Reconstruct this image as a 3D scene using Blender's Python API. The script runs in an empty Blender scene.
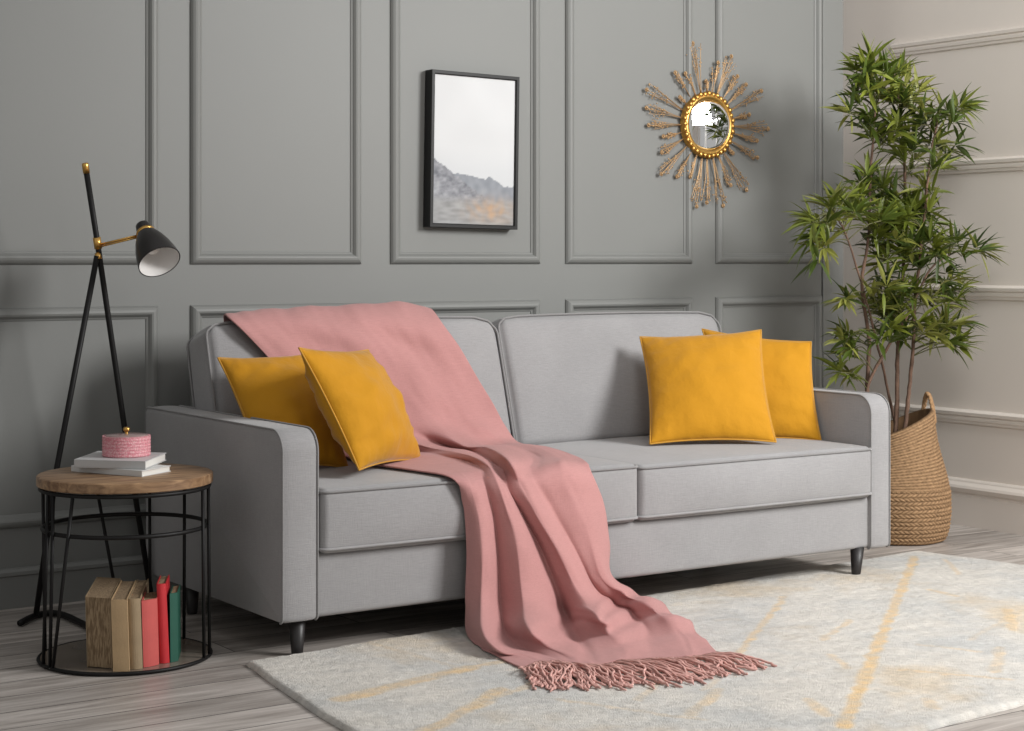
import bpy, bmesh, math, random
from mathutils import Vector, Matrix, noise
from mathutils.bvhtree import BVHTree
random.seed(7)
C = bpy.context.scene.collection
PI = math.pi
V = Vector

# ------------------------------------------------------------------ camera
FPX, YH, CH, YAW = 1770.0, 260.0, 1.05, math.radians(34)
FW = (math.sin(YAW), math.cos(YAW)); RT = (math.cos(YAW), -math.sin(YAW))
def P(px, py, X=None, Y=None, Z=None):
    """point of the room seen at a picture position, on the plane X=, Y= or Z="""
    u = (px - 512) / FPX; w = (YH - py) / FPX
    d = (FW[0] + u*RT[0], FW[1] + u*RT[1], w)
    t = X/d[0] if X is not None else Y/d[1] if Y is not None else (Z - CH)/d[2]
    return V((d[0]*t, d[1]*t, CH + d[2]*t))
cam = bpy.data.cameras.new('camera'); co = bpy.data.objects.new('camera', cam); C.objects.link(co)
co.location = (0, 0, CH); co.rotation_euler = (PI/2, 0, -YAW)
cam.sensor_width = 36; cam.lens = 36*FPX/1024; cam.shift_x = 0; cam.shift_y = -(365.5 - YH)/1024
cam.clip_end = 60
bpy.context.scene.camera = co

YB, XR = 5.276, 5.411        # grey wall, white wall
XG = 5.201                   # end of the grey wall

# ------------------------------------------------------------------ materials
def mat(name, col, rough=.6, metal=0, spec=.5, bump=None, vary=None, coat=0, sheen=0):
    """bump=(scale,strength,dist) ; vary=(scale,amount)"""
    m = bpy.data.materials.new(name); m.use_nodes = True
    n = m.node_tree.nodes; l = m.node_tree.links; b = n['Principled BSDF']
    b.inputs['Base Color'].default_value = (*col, 1); b.inputs['Roughness'].default_value = rough
    b.inputs['Metallic'].default_value = metal; b.inputs['Specular IOR Level'].default_value = spec
    b.inputs['Coat Weight'].default_value = coat
    if sheen:
        b.inputs['Sheen Weight'].default_value = sheen; b.inputs['Sheen Roughness'].default_value = .4
    tc = n.new('ShaderNodeTexCoord')
    if vary:
        t = n.new('ShaderNodeTexNoise'); t.inputs['Scale'].default_value = vary[0]; t.inputs['Detail'].default_value = 5
        l.new(tc.outputs['Object'], t.inputs['Vector'])
        r = n.new('ShaderNodeMapRange'); r.inputs['From Min'].default_value = .3; r.inputs['From Max'].default_value = .7
        r.inputs['To Min'].default_value = 1-vary[1]; r.inputs['To Max'].default_value = 1+vary[1]
        l.new(t.outputs['Fac'], r.inputs['Value'])
        x = n.new('ShaderNodeVectorMath'); x.operation = 'SCALE'; x.inputs[0].default_value = col
        l.new(r.outputs[0], x.inputs['Scale']); l.new(x.outputs[0], b.inputs['Base Color'])
    if bump:
        t = n.new('ShaderNodeTexNoise'); t.inputs['Scale'].default_value = bump[0]; t.inputs['Detail'].default_value = 4
        l.new(tc.outputs['Object'], t.inputs['Vector'])
        bp = n.new('ShaderNodeBump'); bp.inputs['Strength'].default_value = bump[1]; bp.inputs['Distance'].default_value = bump[2]
        l.new(t.outputs['Fac'], bp.inputs['Height']); l.new(bp.outputs[0], b.inputs['Normal'])
    return m

def weave_mat(name, col, scale, amt, rough=.9, sheen=.3, blotch=.05):
    """woven cloth: fine crossed threads with slubs"""
    m = bpy.data.materials.new(name); m.use_nodes = True
    n = m.node_tree.nodes; l = m.node_tree.links; b = n['Principled BSDF']
    b.inputs['Roughness'].default_value = rough; b.inputs['Specular IOR Level'].default_value = .2
    b.inputs['Sheen Weight'].default_value = sheen; b.inputs['Sheen Roughness'].default_value = .5
    tc = n.new('ShaderNodeTexCoord'); fac = []
    for sc in ((scale, scale, scale*.07), (scale*.07, scale*.07, scale), (scale*.08, scale, scale)):
        mp = n.new('ShaderNodeMapping'); mp.inputs['Scale'].default_value = sc
        t = n.new('ShaderNodeTexNoise'); t.inputs['Scale'].default_value = 1; t.inputs['Detail'].default_value = 2
        l.new(tc.outputs['Object'], mp.inputs[0]); l.new(mp.outputs[0], t.inputs['Vector']); fac.append(t.outputs['Fac'])
    a1 = n.new('ShaderNodeMath'); a1.operation = 'ADD'; l.new(fac[0], a1.inputs[0]); l.new(fac[1], a1.inputs[1])
    a2 = n.new('ShaderNodeMath'); a2.operation = 'ADD'; l.new(a1.outputs[0], a2.inputs[0]); l.new(fac[2], a2.inputs[1])
    r = n.new('ShaderNodeMapRange'); r.inputs['From Min'].default_value = 1.05; r.inputs['From Max'].default_value = 1.95
    r.inputs['To Min'].default_value = 1-amt; r.inputs['To Max'].default_value = 1+amt; l.new(a2.outputs[0], r.inputs['Value'])
    t = n.new('ShaderNodeTexNoise'); t.inputs['Scale'].default_value = 6; t.inputs['Detail'].default_value = 4
    l.new(tc.outputs['Object'], t.inputs['Vector'])
    r2 = n.new('ShaderNodeMapRange'); r2.inputs['From Min'].default_value = .3; r2.inputs['From Max'].default_value = .7
    r2.inputs['To Min'].default_value = 1-blotch; r2.inputs['To Max'].default_value = 1+blotch; l.new(t.outputs['Fac'], r2.inputs['Value'])
    mu = n.new('ShaderNodeMath'); mu.operation = 'MULTIPLY'; l.new(r.outputs[0], mu.inputs[0]); l.new(r2.outputs[0], mu.inputs[1])
    x = n.new('ShaderNodeVectorMath'); x.operation = 'SCALE'; x.inputs[0].default_value = col
    l.new(mu.outputs[0], x.inputs['Scale']); l.new(x.outputs[0], b.inputs['Base Color'])
    bp = n.new('ShaderNodeBump'); bp.inputs['Strength'].default_value = .25; bp.inputs['Distance'].default_value = .002
    l.new(a2.outputs[0], bp.inputs['Height']); l.new(bp.outputs[0], b.inputs['Normal'])
    return m

def attr_mat(name, rough=.9, bump=None, coat=0, sheen=0):
    m = bpy.data.materials.new(name); m.use_nodes = True
    n = m.node_tree.nodes; l = m.node_tree.links; b = n['Principled BSDF']
    b.inputs['Roughness'].default_value = rough; b.inputs['Coat Weight'].default_value = coat
    b.inputs['Sheen Weight'].default_value = sheen
    b.inputs['Specular IOR Level'].default_value = .2
    a = n.new('ShaderNodeAttribute'); a.attribute_name = 'tint'; l.new(a.outputs['Color'], b.inputs['Base Color'])
    if bump:
        tc = n.new('ShaderNodeTexCoord')
        t = n.new('ShaderNodeTexNoise'); t.inputs['Scale'].default_value = bump[0]; t.inputs['Detail'].default_value = 5
        l.new(tc.outputs['Object'], t.inputs['Vector'])
        bp = n.new('ShaderNodeBump'); bp.inputs['Strength'].default_value = bump[1]; bp.inputs['Distance'].default_value = bump[2]
        l.new(t.outputs['Fac'], bp.inputs['Height']); l.new(bp.outputs[0], b.inputs['Normal'])
    return m

M = {}
M['grey_wall'] = mat('grey_wall_paint', (.194, .197, .188), .55, bump=(90, .06, .002), vary=(1.5, .02))
M['white_wall'] = mat('warm_white_wall_paint', (.74, .68, .62), .55, bump=(90, .06, .002), vary=(1.5, .02))
M['sofa'] = weave_mat('light_grey_woven_fabric', (.295, .289, .292), 520, .09)
M['sofa_welt'] = weave_mat('grey_welt_fabric', (.235, .230, .230), 420, .08)
M['throw'] = weave_mat('dusty_pink_wool', (.46, .232, .222), 500, .07, sheen=.12, blotch=.03)
M['fringe'] = mat('pink_twisted_yarn', (.60, .34, .30), .9, bump=(300, .5, .002), vary=(60, .2))
M['velvet'] = mat('mustard_velvet', (.50, .232, .014), .8, spec=.12, sheen=.25, bump=(15, .55, .012), vary=(9, .04))
M['velvet_welt'] = mat('mustard_piping', (.50, .25, .024), .8, sheen=.1)
M['black'] = mat('black_metal', (.008, .0075, .0075), .5, spec=.25)
M['black_wood'] = mat('black_stained_wood', (.018, .016, .016), .45)
M['black_shade'] = mat('black_lamp_lacquer', (.012, .010, .010), .32)
M['brass'] = mat('brushed_brass', (.72, .42, .12), .3, 1)
M['gold'] = mat('antique_gold', (.62, .36, .10), .36, 1, bump=(120, .3, .002))
M['goldwire'] = mat('dull_copper_gold_wire', (.50, .33, .18), .45, .8)
M['shade_white'] = mat('white_enamel', (.75, .73, .71), .35)
M['mirror'] = mat('mirror_silver', (.92, .92, .92), .02, 1)
M['frame'] = mat('black_picture_frame', (.009, .009, .009), .45, spec=.3)
M['bark'] = mat('brown_bark', (.13, .075, .05), .85, bump=(60, .6, .006), vary=(30, .35))
M['soil'] = mat('dark_soil', (.03, .02, .014), .95, bump=(60, .8, .01))
M['white_book'] = mat('white_book_cover', (.66, .66, .65), .4)
M['grey_book'] = mat('pale_grey_book_cover', (.52, .52, .52), .45)
M['paper'] = mat('page_paper', (.72, .70, .66), .8)
M['beige_cover'] = mat('beige_cloth_cover', (.45, .31, .17), .75, bump=(150, .3, .002), vary=(20, .08))
M['khaki_cover'] = mat('khaki_cloth_cover', (.30, .22, .13), .75, bump=(150, .3, .002), vary=(20, .1))
M['coral_cover'] = mat('coral_cloth_cover', (.55, .095, .085), .7, vary=(20, .06))
M['red_cover'] = mat('red_cloth_cover', (.50, .018, .025), .5, vary=(20, .06))
M['green_cover'] = mat('dark_green_cloth_cover', (.010, .085, .055), .6, vary=(20, .06))
M['glass_lid'] = mat('mauve_glass_lid', (.32, .22, .21), .15, spec=.6)
M['smoked'] = mat('smoked_glass_shelf', (.20, .165, .135), .12, spec=.6, vary=(6, .1))

def wood_top():
    m = bpy.data.materials.new('rustic_walnut'); m.use_nodes = True
    n = m.node_tree.nodes; l = m.node_tree.links; b = n['Principled BSDF']
    b.inputs['Roughness'].default_value = .38
    tc = n.new('ShaderNodeTexCoord'); mp = n.new('ShaderNodeMapping'); mp.inputs['Scale'].default_value = (3, 30, 30)
    mp.inputs['Rotation'].default_value = (0, 0, .5)
    l.new(tc.outputs['Object'], mp.inputs[0])
    t = n.new('ShaderNodeTexNoise'); t.inputs['Scale'].default_value = 1.6; t.inputs['Detail'].default_value = 8; t.inputs['Distortion'].default_value = .8
    l.new(mp.outputs[0], t.inputs['Vector'])
    r = n.new('ShaderNodeValToRGB'); r.color_ramp.elements[0].position = .32; r.color_ramp.elements[0].color = (.13, .066, .032, 1)
    r.color_ramp.elements[1].position = .68; r.color_ramp.elements[1].color = (.42, .26, .14, 1)
    l.new(t.outputs['Fac'], r.inputs[0]); l.new(r.outputs[0], b.inputs['Base Color'])
    return m
M['walnut'] = wood_top()

def page_mat():
    m = bpy.data.materials.new('old_page_block'); m.use_nodes = True
    n = m.node_tree.nodes; l = m.node_tree.links; b = n['Principled BSDF']; b.inputs['Roughness'].default_value = .9
    tc = n.new('ShaderNodeTexCoord'); mp = n.new('ShaderNodeMapping'); mp.inputs['Scale'].default_value = (230, 230, 38)
    l.new(tc.outputs['Object'], mp.inputs[0])
    t = n.new('ShaderNodeTexNoise'); t.inputs['Scale'].default_value = 1; t.inputs['Detail'].default_value = 3
    l.new(mp.outputs[0], t.inputs['Vector'])
    r = n.new('ShaderNodeValToRGB'); r.color_ramp.elements[0].position = .38; r.color_ramp.elements[0].color = (.17, .11, .06, 1)
    r.color_ramp.elements[1].position = .62; r.color_ramp.elements[1].color = (.36, .26, .155, 1)
    l.new(t.outputs['Fac'], r.inputs[0]); l.new(r.outputs[0], b.inputs['Base Color'])
    return m
M['pages'] = page_mat()

def pink_box_mat():
    m = bpy.data.materials.new('pink_beaded_cane'); m.use_nodes = True
    n = m.node_tree.nodes; l = m.node_tree.links; b = n['Principled BSDF']; b.inputs['Roughness'].default_value = .6
    tc = n.new('ShaderNodeTexCoord')
    t = n.new('ShaderNodeTexVoronoi'); t.inputs['Scale'].default_value = 260
    l.new(tc.outputs['Object'], t.inputs['Vector'])
    r = n.new('ShaderNodeValToRGB'); r.color_ramp.elements[0].position = .1; r.color_ramp.elements[0].color = (.78, .55, .55, 1)
    r.color_ramp.elements[1].position = .6; r.color_ramp.elements[1].color = (.62, .21, .25, 1)
    l.new(t.outputs['Distance'], r.inputs[0]); l.new(r.outputs[0], b.inputs['Base Color'])
    return m
M['pink'] = pink_box_mat()

def leaf_mat():
    m = bpy.data.materials.new('green_leaf'); m.use_nodes = True
    n = m.node_tree.nodes; l = m.node_tree.links; b = n['Principled BSDF']; b.inputs['Roughness'].default_value = .42
    a = n.new('ShaderNodeAttribute'); a.attribute_name = 'tint'; l.new(a.outputs['Color'], b.inputs['Base Color'])
    tr = n.new('ShaderNodeBsdfTranslucent'); l.new(a.outputs['Color'], tr.inputs['Color'])
    mx = n.new('ShaderNodeMixShader'); mx.inputs[0].default_value = .25
    l.new(b.outputs[0], mx.inputs[1]); l.new(tr.outputs[0], mx.inputs[2])
    l.new(mx.outputs[0], n['Material Output'].inputs['Surface'])
    return m
M['leaf'] = leaf_mat()
M['rug'] = attr_mat('rug_pile', .97, bump=(260, .9, .006), sheen=.2)
M['print'] = attr_mat('landscape_print', .75)
M['jute'] = attr_mat('seagrass_braid', .8, bump=(400, .5, .002))

def floor_mat():
    m = bpy.data.materials.new('grey_oak_planks'); m.use_nodes = True
    n = m.node_tree.nodes; l = m.node_tree.links; b = n['Principled BSDF']
    tc = n.new('ShaderNodeTexCoord')
    br = n.new('ShaderNodeTexBrick'); br.inputs['Scale'].default_value = 1; br.offset = .37
    br.inputs['Brick Width'].default_value = 1.25; br.inputs['Row Height'].default_value = .145
    br.inputs['Mortar Size'].default_value = .0022; br.inputs['Mortar Smooth'].default_value = .3
    br.inputs['Color1'].default_value = (.1, .1, .1, 1); br.inputs['Color2'].default_value = (.9, .9, .9, 1)
    br.inputs['Mortar'].default_value = (0, 0, 0, 1); l.new(tc.outputs['Object'], br.inputs['Vector'])
    mp = n.new('ShaderNodeMapping'); mp.inputs['Scale'].default_value = (1.6, 18, 1); l.new(tc.outputs['Object'], mp.inputs[0])
    addv = n.new('ShaderNodeVectorMath'); addv.operation = 'ADD'; l.new(mp.outputs[0], addv.inputs[0])
    sc = n.new('ShaderNodeVectorMath'); sc.operation = 'SCALE'; sc.inputs['Scale'].default_value = 7; l.new(br.outputs['Color'], sc.inputs[0]); l.new(sc.outputs[0], addv.inputs[1])
    t = n.new('ShaderNodeTexNoise'); t.inputs['Scale'].default_value = 1.3; t.inputs['Detail'].default_value = 8; t.inputs['Roughness'].default_value = .65; t.inputs['Distortion'].default_value = .6
    l.new(addv.outputs[0], t.inputs['Vector'])
    r = n.new('ShaderNodeValToRGB'); e = r.color_ramp.elements
    e[0].position = .28; e[0].color = (.205, .175, .153, 1); e[1].position = .72; e[1].color = (.66, .61, .57, 1)
    l.new(t.outputs['Fac'], r.inputs[0])
    mr = n.new('ShaderNodeMapRange'); mr.inputs['To Min'].default_value = .72; mr.inputs['To Max'].default_value = 1.2
    sp = n.new('ShaderNodeSeparateColor'); l.new(br.outputs['Color'], sp.inputs[0]); l.new(sp.outputs[0], mr.inputs['Value'])
    x = n.new('ShaderNodeVectorMath'); x.operation = 'SCALE'; l.new(r.outputs[0], x.inputs[0]); l.new(mr.outputs[0], x.inputs['Scale'])
    mx = n.new('ShaderNodeMix'); mx.data_type = 'RGBA'; l.new(br.outputs['Fac'], mx.inputs['Factor'])
    l.new(x.outputs[0], mx.inputs['A']); mx.inputs['B'].default_value = (.05, .045, .04, 1)
    l.new(mx.outputs['Result'], b.inputs['Base Color'])
    b.inputs['Roughness'].default_value = .40
    bp = n.new('ShaderNodeBump'); bp.inputs['Strength'].default_value = .2; bp.inputs['Distance'].default_value = .003
    l.new(t.outputs['Fac'], bp.inputs['Height']); l.new(bp.outputs[0], b.inputs['Normal'])
    return m
M['floor'] = floor_mat()

# ------------------------------------------------------------------ mesh helpers
def thing(name, label, cat, loc, group=None):
    o = bpy.data.objects.new(name, None); o.empty_display_size = .1; C.objects.link(o); o.location = loc
    o['label'] = label; o['category'] = cat
    if group: o['group'] = group
    return o
def base(o):
    b = V((0, 0, 0))
    while o is not None: b += o.location; o = o.parent
    return b
def obj(name, bm, m, parent=None, loc=None, smooth=True, label=None, recalc=True):
    """bm is in room coordinates; the object's origin goes to loc (or the parent's)"""
    if recalc: bmesh.ops.recalc_face_normals(bm, faces=bm.faces[:])
    org = base(parent) if parent is not None else V((0, 0, 0))
    l = V(loc) if loc is not None else org.copy()
    me = bpy.data.meshes.new(name)
    bmesh.ops.translate(bm, verts=bm.verts[:], vec=-l)
    for f in bm.faces: f.smooth = smooth
    bm.to_mesh(me); bm.free()
    me.materials.append(m)
    o = bpy.data.objects.new(name, me); C.objects.link(o)
    o.parent = parent; o.location = l - org
    if label: o['label'] = label
    return o
def tag(o, label, cat, group=None):
    o['label'] = label; o['category'] = cat
    if group: o['group'] = group
    return o
def struct(name, bm, m, smooth=False):
    o = obj(name, bm, m, smooth=smooth); o['kind'] = 'structure'; return o
def subsurf_angle(o, a=40):
    me = o.data
    try:
        me.set_sharp_from_angle(angle=math.radians(a))
    except Exception: pass

def add_box(bm, lo, hi, bev=0, seg=2, mtx=None):
    b = bmesh.new()
    bmesh.ops.create_cube(b, size=1)
    lo, hi = V(lo), V(hi)
    for v in b.verts: v.co = V([lo[i] + (v.co[i]+.5)*(hi[i]-lo[i]) for i in range(3)])
    if bev: bmesh.ops.bevel(b, geom=b.edges[:], offset=bev, segments=seg, affect='EDGES', profile=.5)
    if mtx is not None: bmesh.ops.transform(b, matrix=mtx, verts=b.verts[:])
    join(bm, b); return bm
def join(bm, b):
    me = bpy.data.meshes.new('tmp'); b.to_mesh(me); b.free(); bm.from_mesh(me); bpy.data.meshes.remove(me)
def cat_rom(pts, sub, closed=False):
    pts = [V(p) for p in pts]; n = len(pts); out = []
    rng = range(n if closed else n-1)
    for i in rng:
        if closed: a, b, c, d = pts[(i-1) % n], pts[i], pts[(i+1) % n], pts[(i+2) % n]
        else: a, b, c, d = pts[max(i-1, 0)], pts[i], pts[i+1], pts[min(i+2, n-1)]
        for k in range(sub):
            t = k/sub
            out.append(.5*((2*b) + (c-a)*t + (2*a-5*b+4*c-d)*t*t + (3*b-a-3*c+d)*t**3))
    if not closed: out.append(pts[-1])
    return out
def add_tube(bm, pts, r, seg=8, closed=False, caps=True):
    """r a number or a list"""
    pts = [V(p) for p in pts]; n = len(pts)
    rr = r if isinstance(r, (list, tuple)) else [r]*n
    rings = []; prev = None
    for i, p in enumerate(pts):
        if closed: t = pts[(i+1) % n] - pts[i-1]
        else: t = pts[min(i+1, n-1)] - pts[max(i-1, 0)]
        if t.length < 1e-9: t = V((0, 0, 1))
        t.normalize()
        if prev is None:
            a = V((0, 0, 1)) if abs(t.z) < .9 else V((1, 0, 0))
            u = t.cross(a).normalized()
        else:
            u = (prev - t*prev.dot(t))
            u = u.normalized() if u.length > 1e-6 else t.orthogonal().normalized()
        prev = u; w = t.cross(u)
        rings.append([bm.verts.new(p + (u*math.cos(2*PI*k/seg) + w*math.sin(2*PI*k/seg))*rr[i]) for k in range(seg)])
    m = n if closed else n-1
    for i in range(m):
        A, B = rings[i], rings[(i+1) % n]
        for k in range(seg): bm.faces.new((A[k], A[(k+1) % seg], B[(k+1) % seg], B[k]))
    if caps and not closed:
        bm.faces.new(rings[0][::-1]); bm.faces.new(rings[-1])
    return bm
def add_lathe(bm, prof, seg=32, mtx=None, caps=True):
    rings = []
    for r, z in prof:
        if r < 1e-6: rings.append([bm.verts.new(tr(V((0, 0, z)), mtx))])
        else: rings.append([bm.verts.new(tr(V((r*math.cos(2*PI*k/seg), r*math.sin(2*PI*k/seg), z)), mtx)) for k in range(seg)])
    for A, B in zip(rings, rings[1:]):
        for k in range(seg):
            if len(A) == 1 and len(B) == 1: continue
            if len(A) == 1: bm.faces.new((A[0], B[k], B[(k+1) % seg]))
            elif len(B) == 1: bm.faces.new((A[k], A[(k+1) % seg], B[0]))
            else: bm.faces.new((A[k], A[(k+1) % seg], B[(k+1) % seg], B[k]))
    return bm
def tr(p, m): return m @ p if m is not None else p
def add_sphere(bm, c, r, u=8, v=6, sc=(1, 1, 1)):
    bmesh.ops.create_uvsphere(bm, u_segments=u, v_segments=v, radius=1,
        matrix=Matrix.Translation(V(c)) @ Matrix.Diagonal((r*sc[0], r*sc[1], r*sc[2], 1)))
def place(loc, rx=0, ry=0, rz=0):
    return Matrix.Translation(V(loc)) @ Matrix.Rotation(rz, 4, 'Z') @ Matrix.Rotation(ry, 4, 'Y') @ Matrix.Rotation(rx, 4, 'X')
def set_tint(o, fn):
    me = o.data; a = me.color_attributes.new('tint', 'FLOAT_COLOR', 'POINT')
    for i, v in enumerate(me.vertices): a.data[i].color = (*fn(v.co, i), 1)

# ------------------------------------------------------------------ room
def box_struct(name, lo, hi, m, bev=0):
    bm = bmesh.new(); add_box(bm, lo, hi, bev); return struct(name, bm, m)
box_struct('floor', (-2.6, -2.2, -.12), (5.6, 7.2, 0), M['floor'])
WH = 2.75
box_struct('wall_back', (-2.6, YB, 0), (5.080, YB+.12, WH), M['grey_wall'])
box_struct('wall_back_edge', (5.086, YB-.004, 0), (XG, YB+.12, WH), M['grey_wall'], .003)
box_struct('wall_far', (3.0, 7.0, 0), (XR+.12, 7.12, WH), M['white_wall'])
# right wall with a wide window opening nearer the viewer
bm = bmesh.new()
add_box(bm, (XR, 3.35, 0), (XR+.12, 7.0, WH)); add_box(bm, (XR, -2.2, 0), (XR+.12, -.2, WH))
add_box(bm, (XR, -.2, 0), (XR+.12, 3.35, .55)); add_box(bm, (XR, -.2, 2.6), (XR+.12, 3.35, WH))
struct('wall_right', bm, M['white_wall'])
wf = mat('white_window_paint', (.75, .74, .72), .4)
bm = bmesh.new()
for y in (-.2, .98, 2.17, 3.31): add_box(bm, (XR+.03, y, .55), (XR+.08, y+.04, 2.6), .004)
for z in (.55, 1.9, 2.56): add_box(bm, (XR+.032, -.2, z), (XR+.078, 3.35, z+.04), .004)
struct('window_1', bm, wf)

MP = [(0, 0), (.001, .006), (.006, .013), (.013, .0175), (.020, .019), (.026, .017), (.031, .011), (.034, .006), (.040, .003), (.041, 0)]
def moulding(bm, p0, p1, inward, out, prof=MP):
    """run a moulding profile from p0 to p1: inward = direction the width grows, out = away from the wall"""
    p0, p1, inward, out = V(p0), V(p1), V(inward), V(out)
    a = [bm.verts.new(p0 + inward*w + out*h) for w, h in prof]; b = [bm.verts.new(p1 + inward*w + out*h) for w, h in prof]
    for i in range(len(prof)-1): bm.faces.new((a[i], a[i+1], b[i+1], b[i]))
    bm.faces.new(a); bm.faces.new(b[::-1])
def panel(x0, x1, z0, z1, name):
    """picture frame moulding with mitred corners, outer size given"""
    bm = bmesh.new(); cs = [(x0, z0), (x1, z0), (x1, z1), (x0, z1)]; sg = [(1, 1), (-1, 1), (-1, -1), (1, -1)]
    rows = []
    for (x, z), (sx, sz) in zip(cs, sg):
        rows.append([bm.verts.new((x + sx*w, YB - h, z + sz*w)) for w, h in MP])
    for k in range(4):
        A, B = rows[k], rows[(k+1) % 4]
        for i in range(len(MP)-1): bm.faces.new((A[i], A[i+1], B[i+1], B[i]))
    o = struct(name, bm, M['grey_wall'], smooth=False); return o
xs = [(1.30, 2.205), (2.315, 2.938), (3.053, 3.679), (3.793, 4.394), (4.513, 5.079)]
xs = [(-.75, .05), (.16, 1.19)] + xs
k = 1
for i, (a, b) in enumerate(xs):
    panel(a, b, 1.036, 2.5, 'trim_%d' % k); k += 1
    panel(a, b, .240, .905, 'trim_%d' % k); k += 1
# baseboards
BP = [(0, 0), (0, .016), (.095, .016), (.100, .022), (.110, .022), (.118, .014), (.121, .006), (.121, 0)]
bm = bmesh.new(); moulding(bm, (-2.6, YB, 0), (XG, YB, 0), (0, 0, 1), (0, -1, 0), BP); struct('baseboard_back', bm, M['grey_wall'])
BR = [(0, 0), (0, .022), (.115, .022), (.120, .016), (.128, .016), (.135, .026), (.150, .034), (.160, .030), (.172, .018), (.178, .016), (.184, .010), (.184, 0)]
bm = bmesh.new(); moulding(bm, (XR, 3.35, 0), (XR, 7.0, 0), (0, 0, 1), (-1, 0, 0), BR); struct('baseboard_right', bm, M['white_wall'])
RP = [(0, 0), (.003, .010), (.012, .012), (.016, .018), (.026, .020), (.032, .016), (.036, .024), (.048, .026), (.054, .018), (.058, 0)]
for z, y1 in ((1.888, 5.19), (1.392, 5.262), (.893, 5.262), (.401, 5.262)):
    bm = bmesh.new(); moulding(bm, (XR, 3.35, z), (XR, y1, z), (0, 0, 1), (-1, 0, 0), RP)
    struct('trim_%d' % k, bm, M['white_wall']); k += 1

# ------------------------------------------------------------------ rug
RA, RB_, RC, RD = V((1.985, 4.175, 0)), V((4.735, 4.435, 0)), V((5.03, 2.93, 0)), V((1.775, 2.645, 0))
def seg_d(p, a, b):
    ab = b-a; t = max(0, min(1, (p-a).dot(ab)/ab.length_squared)); return (p-a-ab*t).length
def fl(px, py): p = P(px, py, Z=.014); return V((p.x, p.y))
lines = [((915, 557), (880, 640), .030, 1), ((880, 640), (843, 727), .034, 1), ((785, 597), (738, 655), .022, .75), ((738, 655), (705, 690), .02, .3),
         ((340, 700), (400, 685), .05, .8), ((400, 685), (470, 668), .05, .9), ((470, 668), (540, 655), .03, .7), ((430, 731), (500, 690), .04, .8), ((360, 640), (470, 672), .02, .25), ((420, 731), (560, 672), .024, .5), ((690, 715), (720, 690), .03, .5),
         ((560, 700), (700, 720), .02, .35), ((905, 670), (1010, 680), .022, .6), ((1000, 648), (996, 672), .03, .5), ((1008, 610), (1014, 630), .03, .7),
         ((920, 645), (980, 652), .02, .35), ((810, 700), (826, 716), .035, .6), ((930, 590), (955, 596), .025, .6), ((945, 560), (960, 575), .02, .5), ((822, 640), (850, 620), .022, .5),
         ((830, 655), (848, 668), .022, .5), ((925, 700), (935, 708), .03, .5), ((640, 700), (660, 680), .025, .4), ((970, 640), (1024, 610), .02, .3), ((740, 560), (815, 545), .02, .6)]
lines = [(fl(*a), fl(*b), w, s) for a, b, w, s in lines]
def rug_col(p, i):
    x, y = p.x, p.y; q = V((x, y, 0))
    n1 = noise.noise(q*3.1+V((5, 1, 0))); n2 = noise.fractal(q*11, 1, 2, 3); n3 = noise.noise(V((x*60, y*60, 3))); n4 = noise.noise(V((x*9, y*26, 9)))
    c = V((.65, .615, .56))
    blue = max(0, min(1, .30+1.1*n1+.5*n2)); c = c.lerp(V((.46, .475, .48)), blue*.62)
    yel = max(0, min(1, (noise.noise(q*2.3+V((0, 7, 2)))+.3*n2-.16)*2.2)); c = c.lerp(V((.66, .50, .30)), yel*.5)
    P2 = V((x, y)); best = 0
    for a, b, w, s in lines:
        d = seg_d(P2 + V((n2, n4))*.012, a, b)
        w *= .62; f = max(0, min(1, (w - d)/(w*.45)))*s*(.75+.5*n4+.3*n3); best = max(best, f)
    c = c.lerp(V((.72, .49, .22)), max(0, min(1, best))*.85)
    return c*(1+.20*n3+.14*n4)
bm = bmesh.new(); NX, NY = 420, 230; grid = []
for j in range(NY+1):
    row = []
    for i in range(NX+1):
        u, v = i/NX, j/NY
        p = (RA.lerp(RB_, u)).lerp(RD.lerp(RC, u), v)
        e = min(u*2.8, (1-u)*2.8, v*1.55, (1-v)*1.55)
        wv = .010*noise.noise(p*4.0)*(1 if e < .02 else 0)
        edge = min(1, e/.018)
        z = .002 + .013*math.sqrt(max(0, 1-(1-edge)**2)) + (.0022*noise.noise(p*55) + .0018*noise.noise(p*120))*edge + .0012*noise.noise(p*6)
        row.append(bm.verts.new((p.x+wv, p.y+wv, z)))
    grid.append(row)
for j in range(NY):
    for i in range(NX): bm.faces.new((grid[j][i], grid[j+1][i], grid[j+1][i+1], grid[j][i+1]))
per = grid[0] + [r[-1] for r in grid[1:]] + grid[-1][::-1][1:] + [r[0] for r in grid[::-1][1:-1]]
low = [bm.verts.new((v.co.x, v.co.y, .0006)) for v in per]
for i in range(len(per)):
    j = (i+1) % len(per); bm.faces.new((per[i], per[j], low[j], low[i]))
rug = obj('area_rug', bm, M['rug'], recalc=True)
tag(rug, 'cream and pale blue-grey pile rug with scattered yellow lines under the sofa front', 'rug')
set_tint(rug, rug_col)

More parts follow.
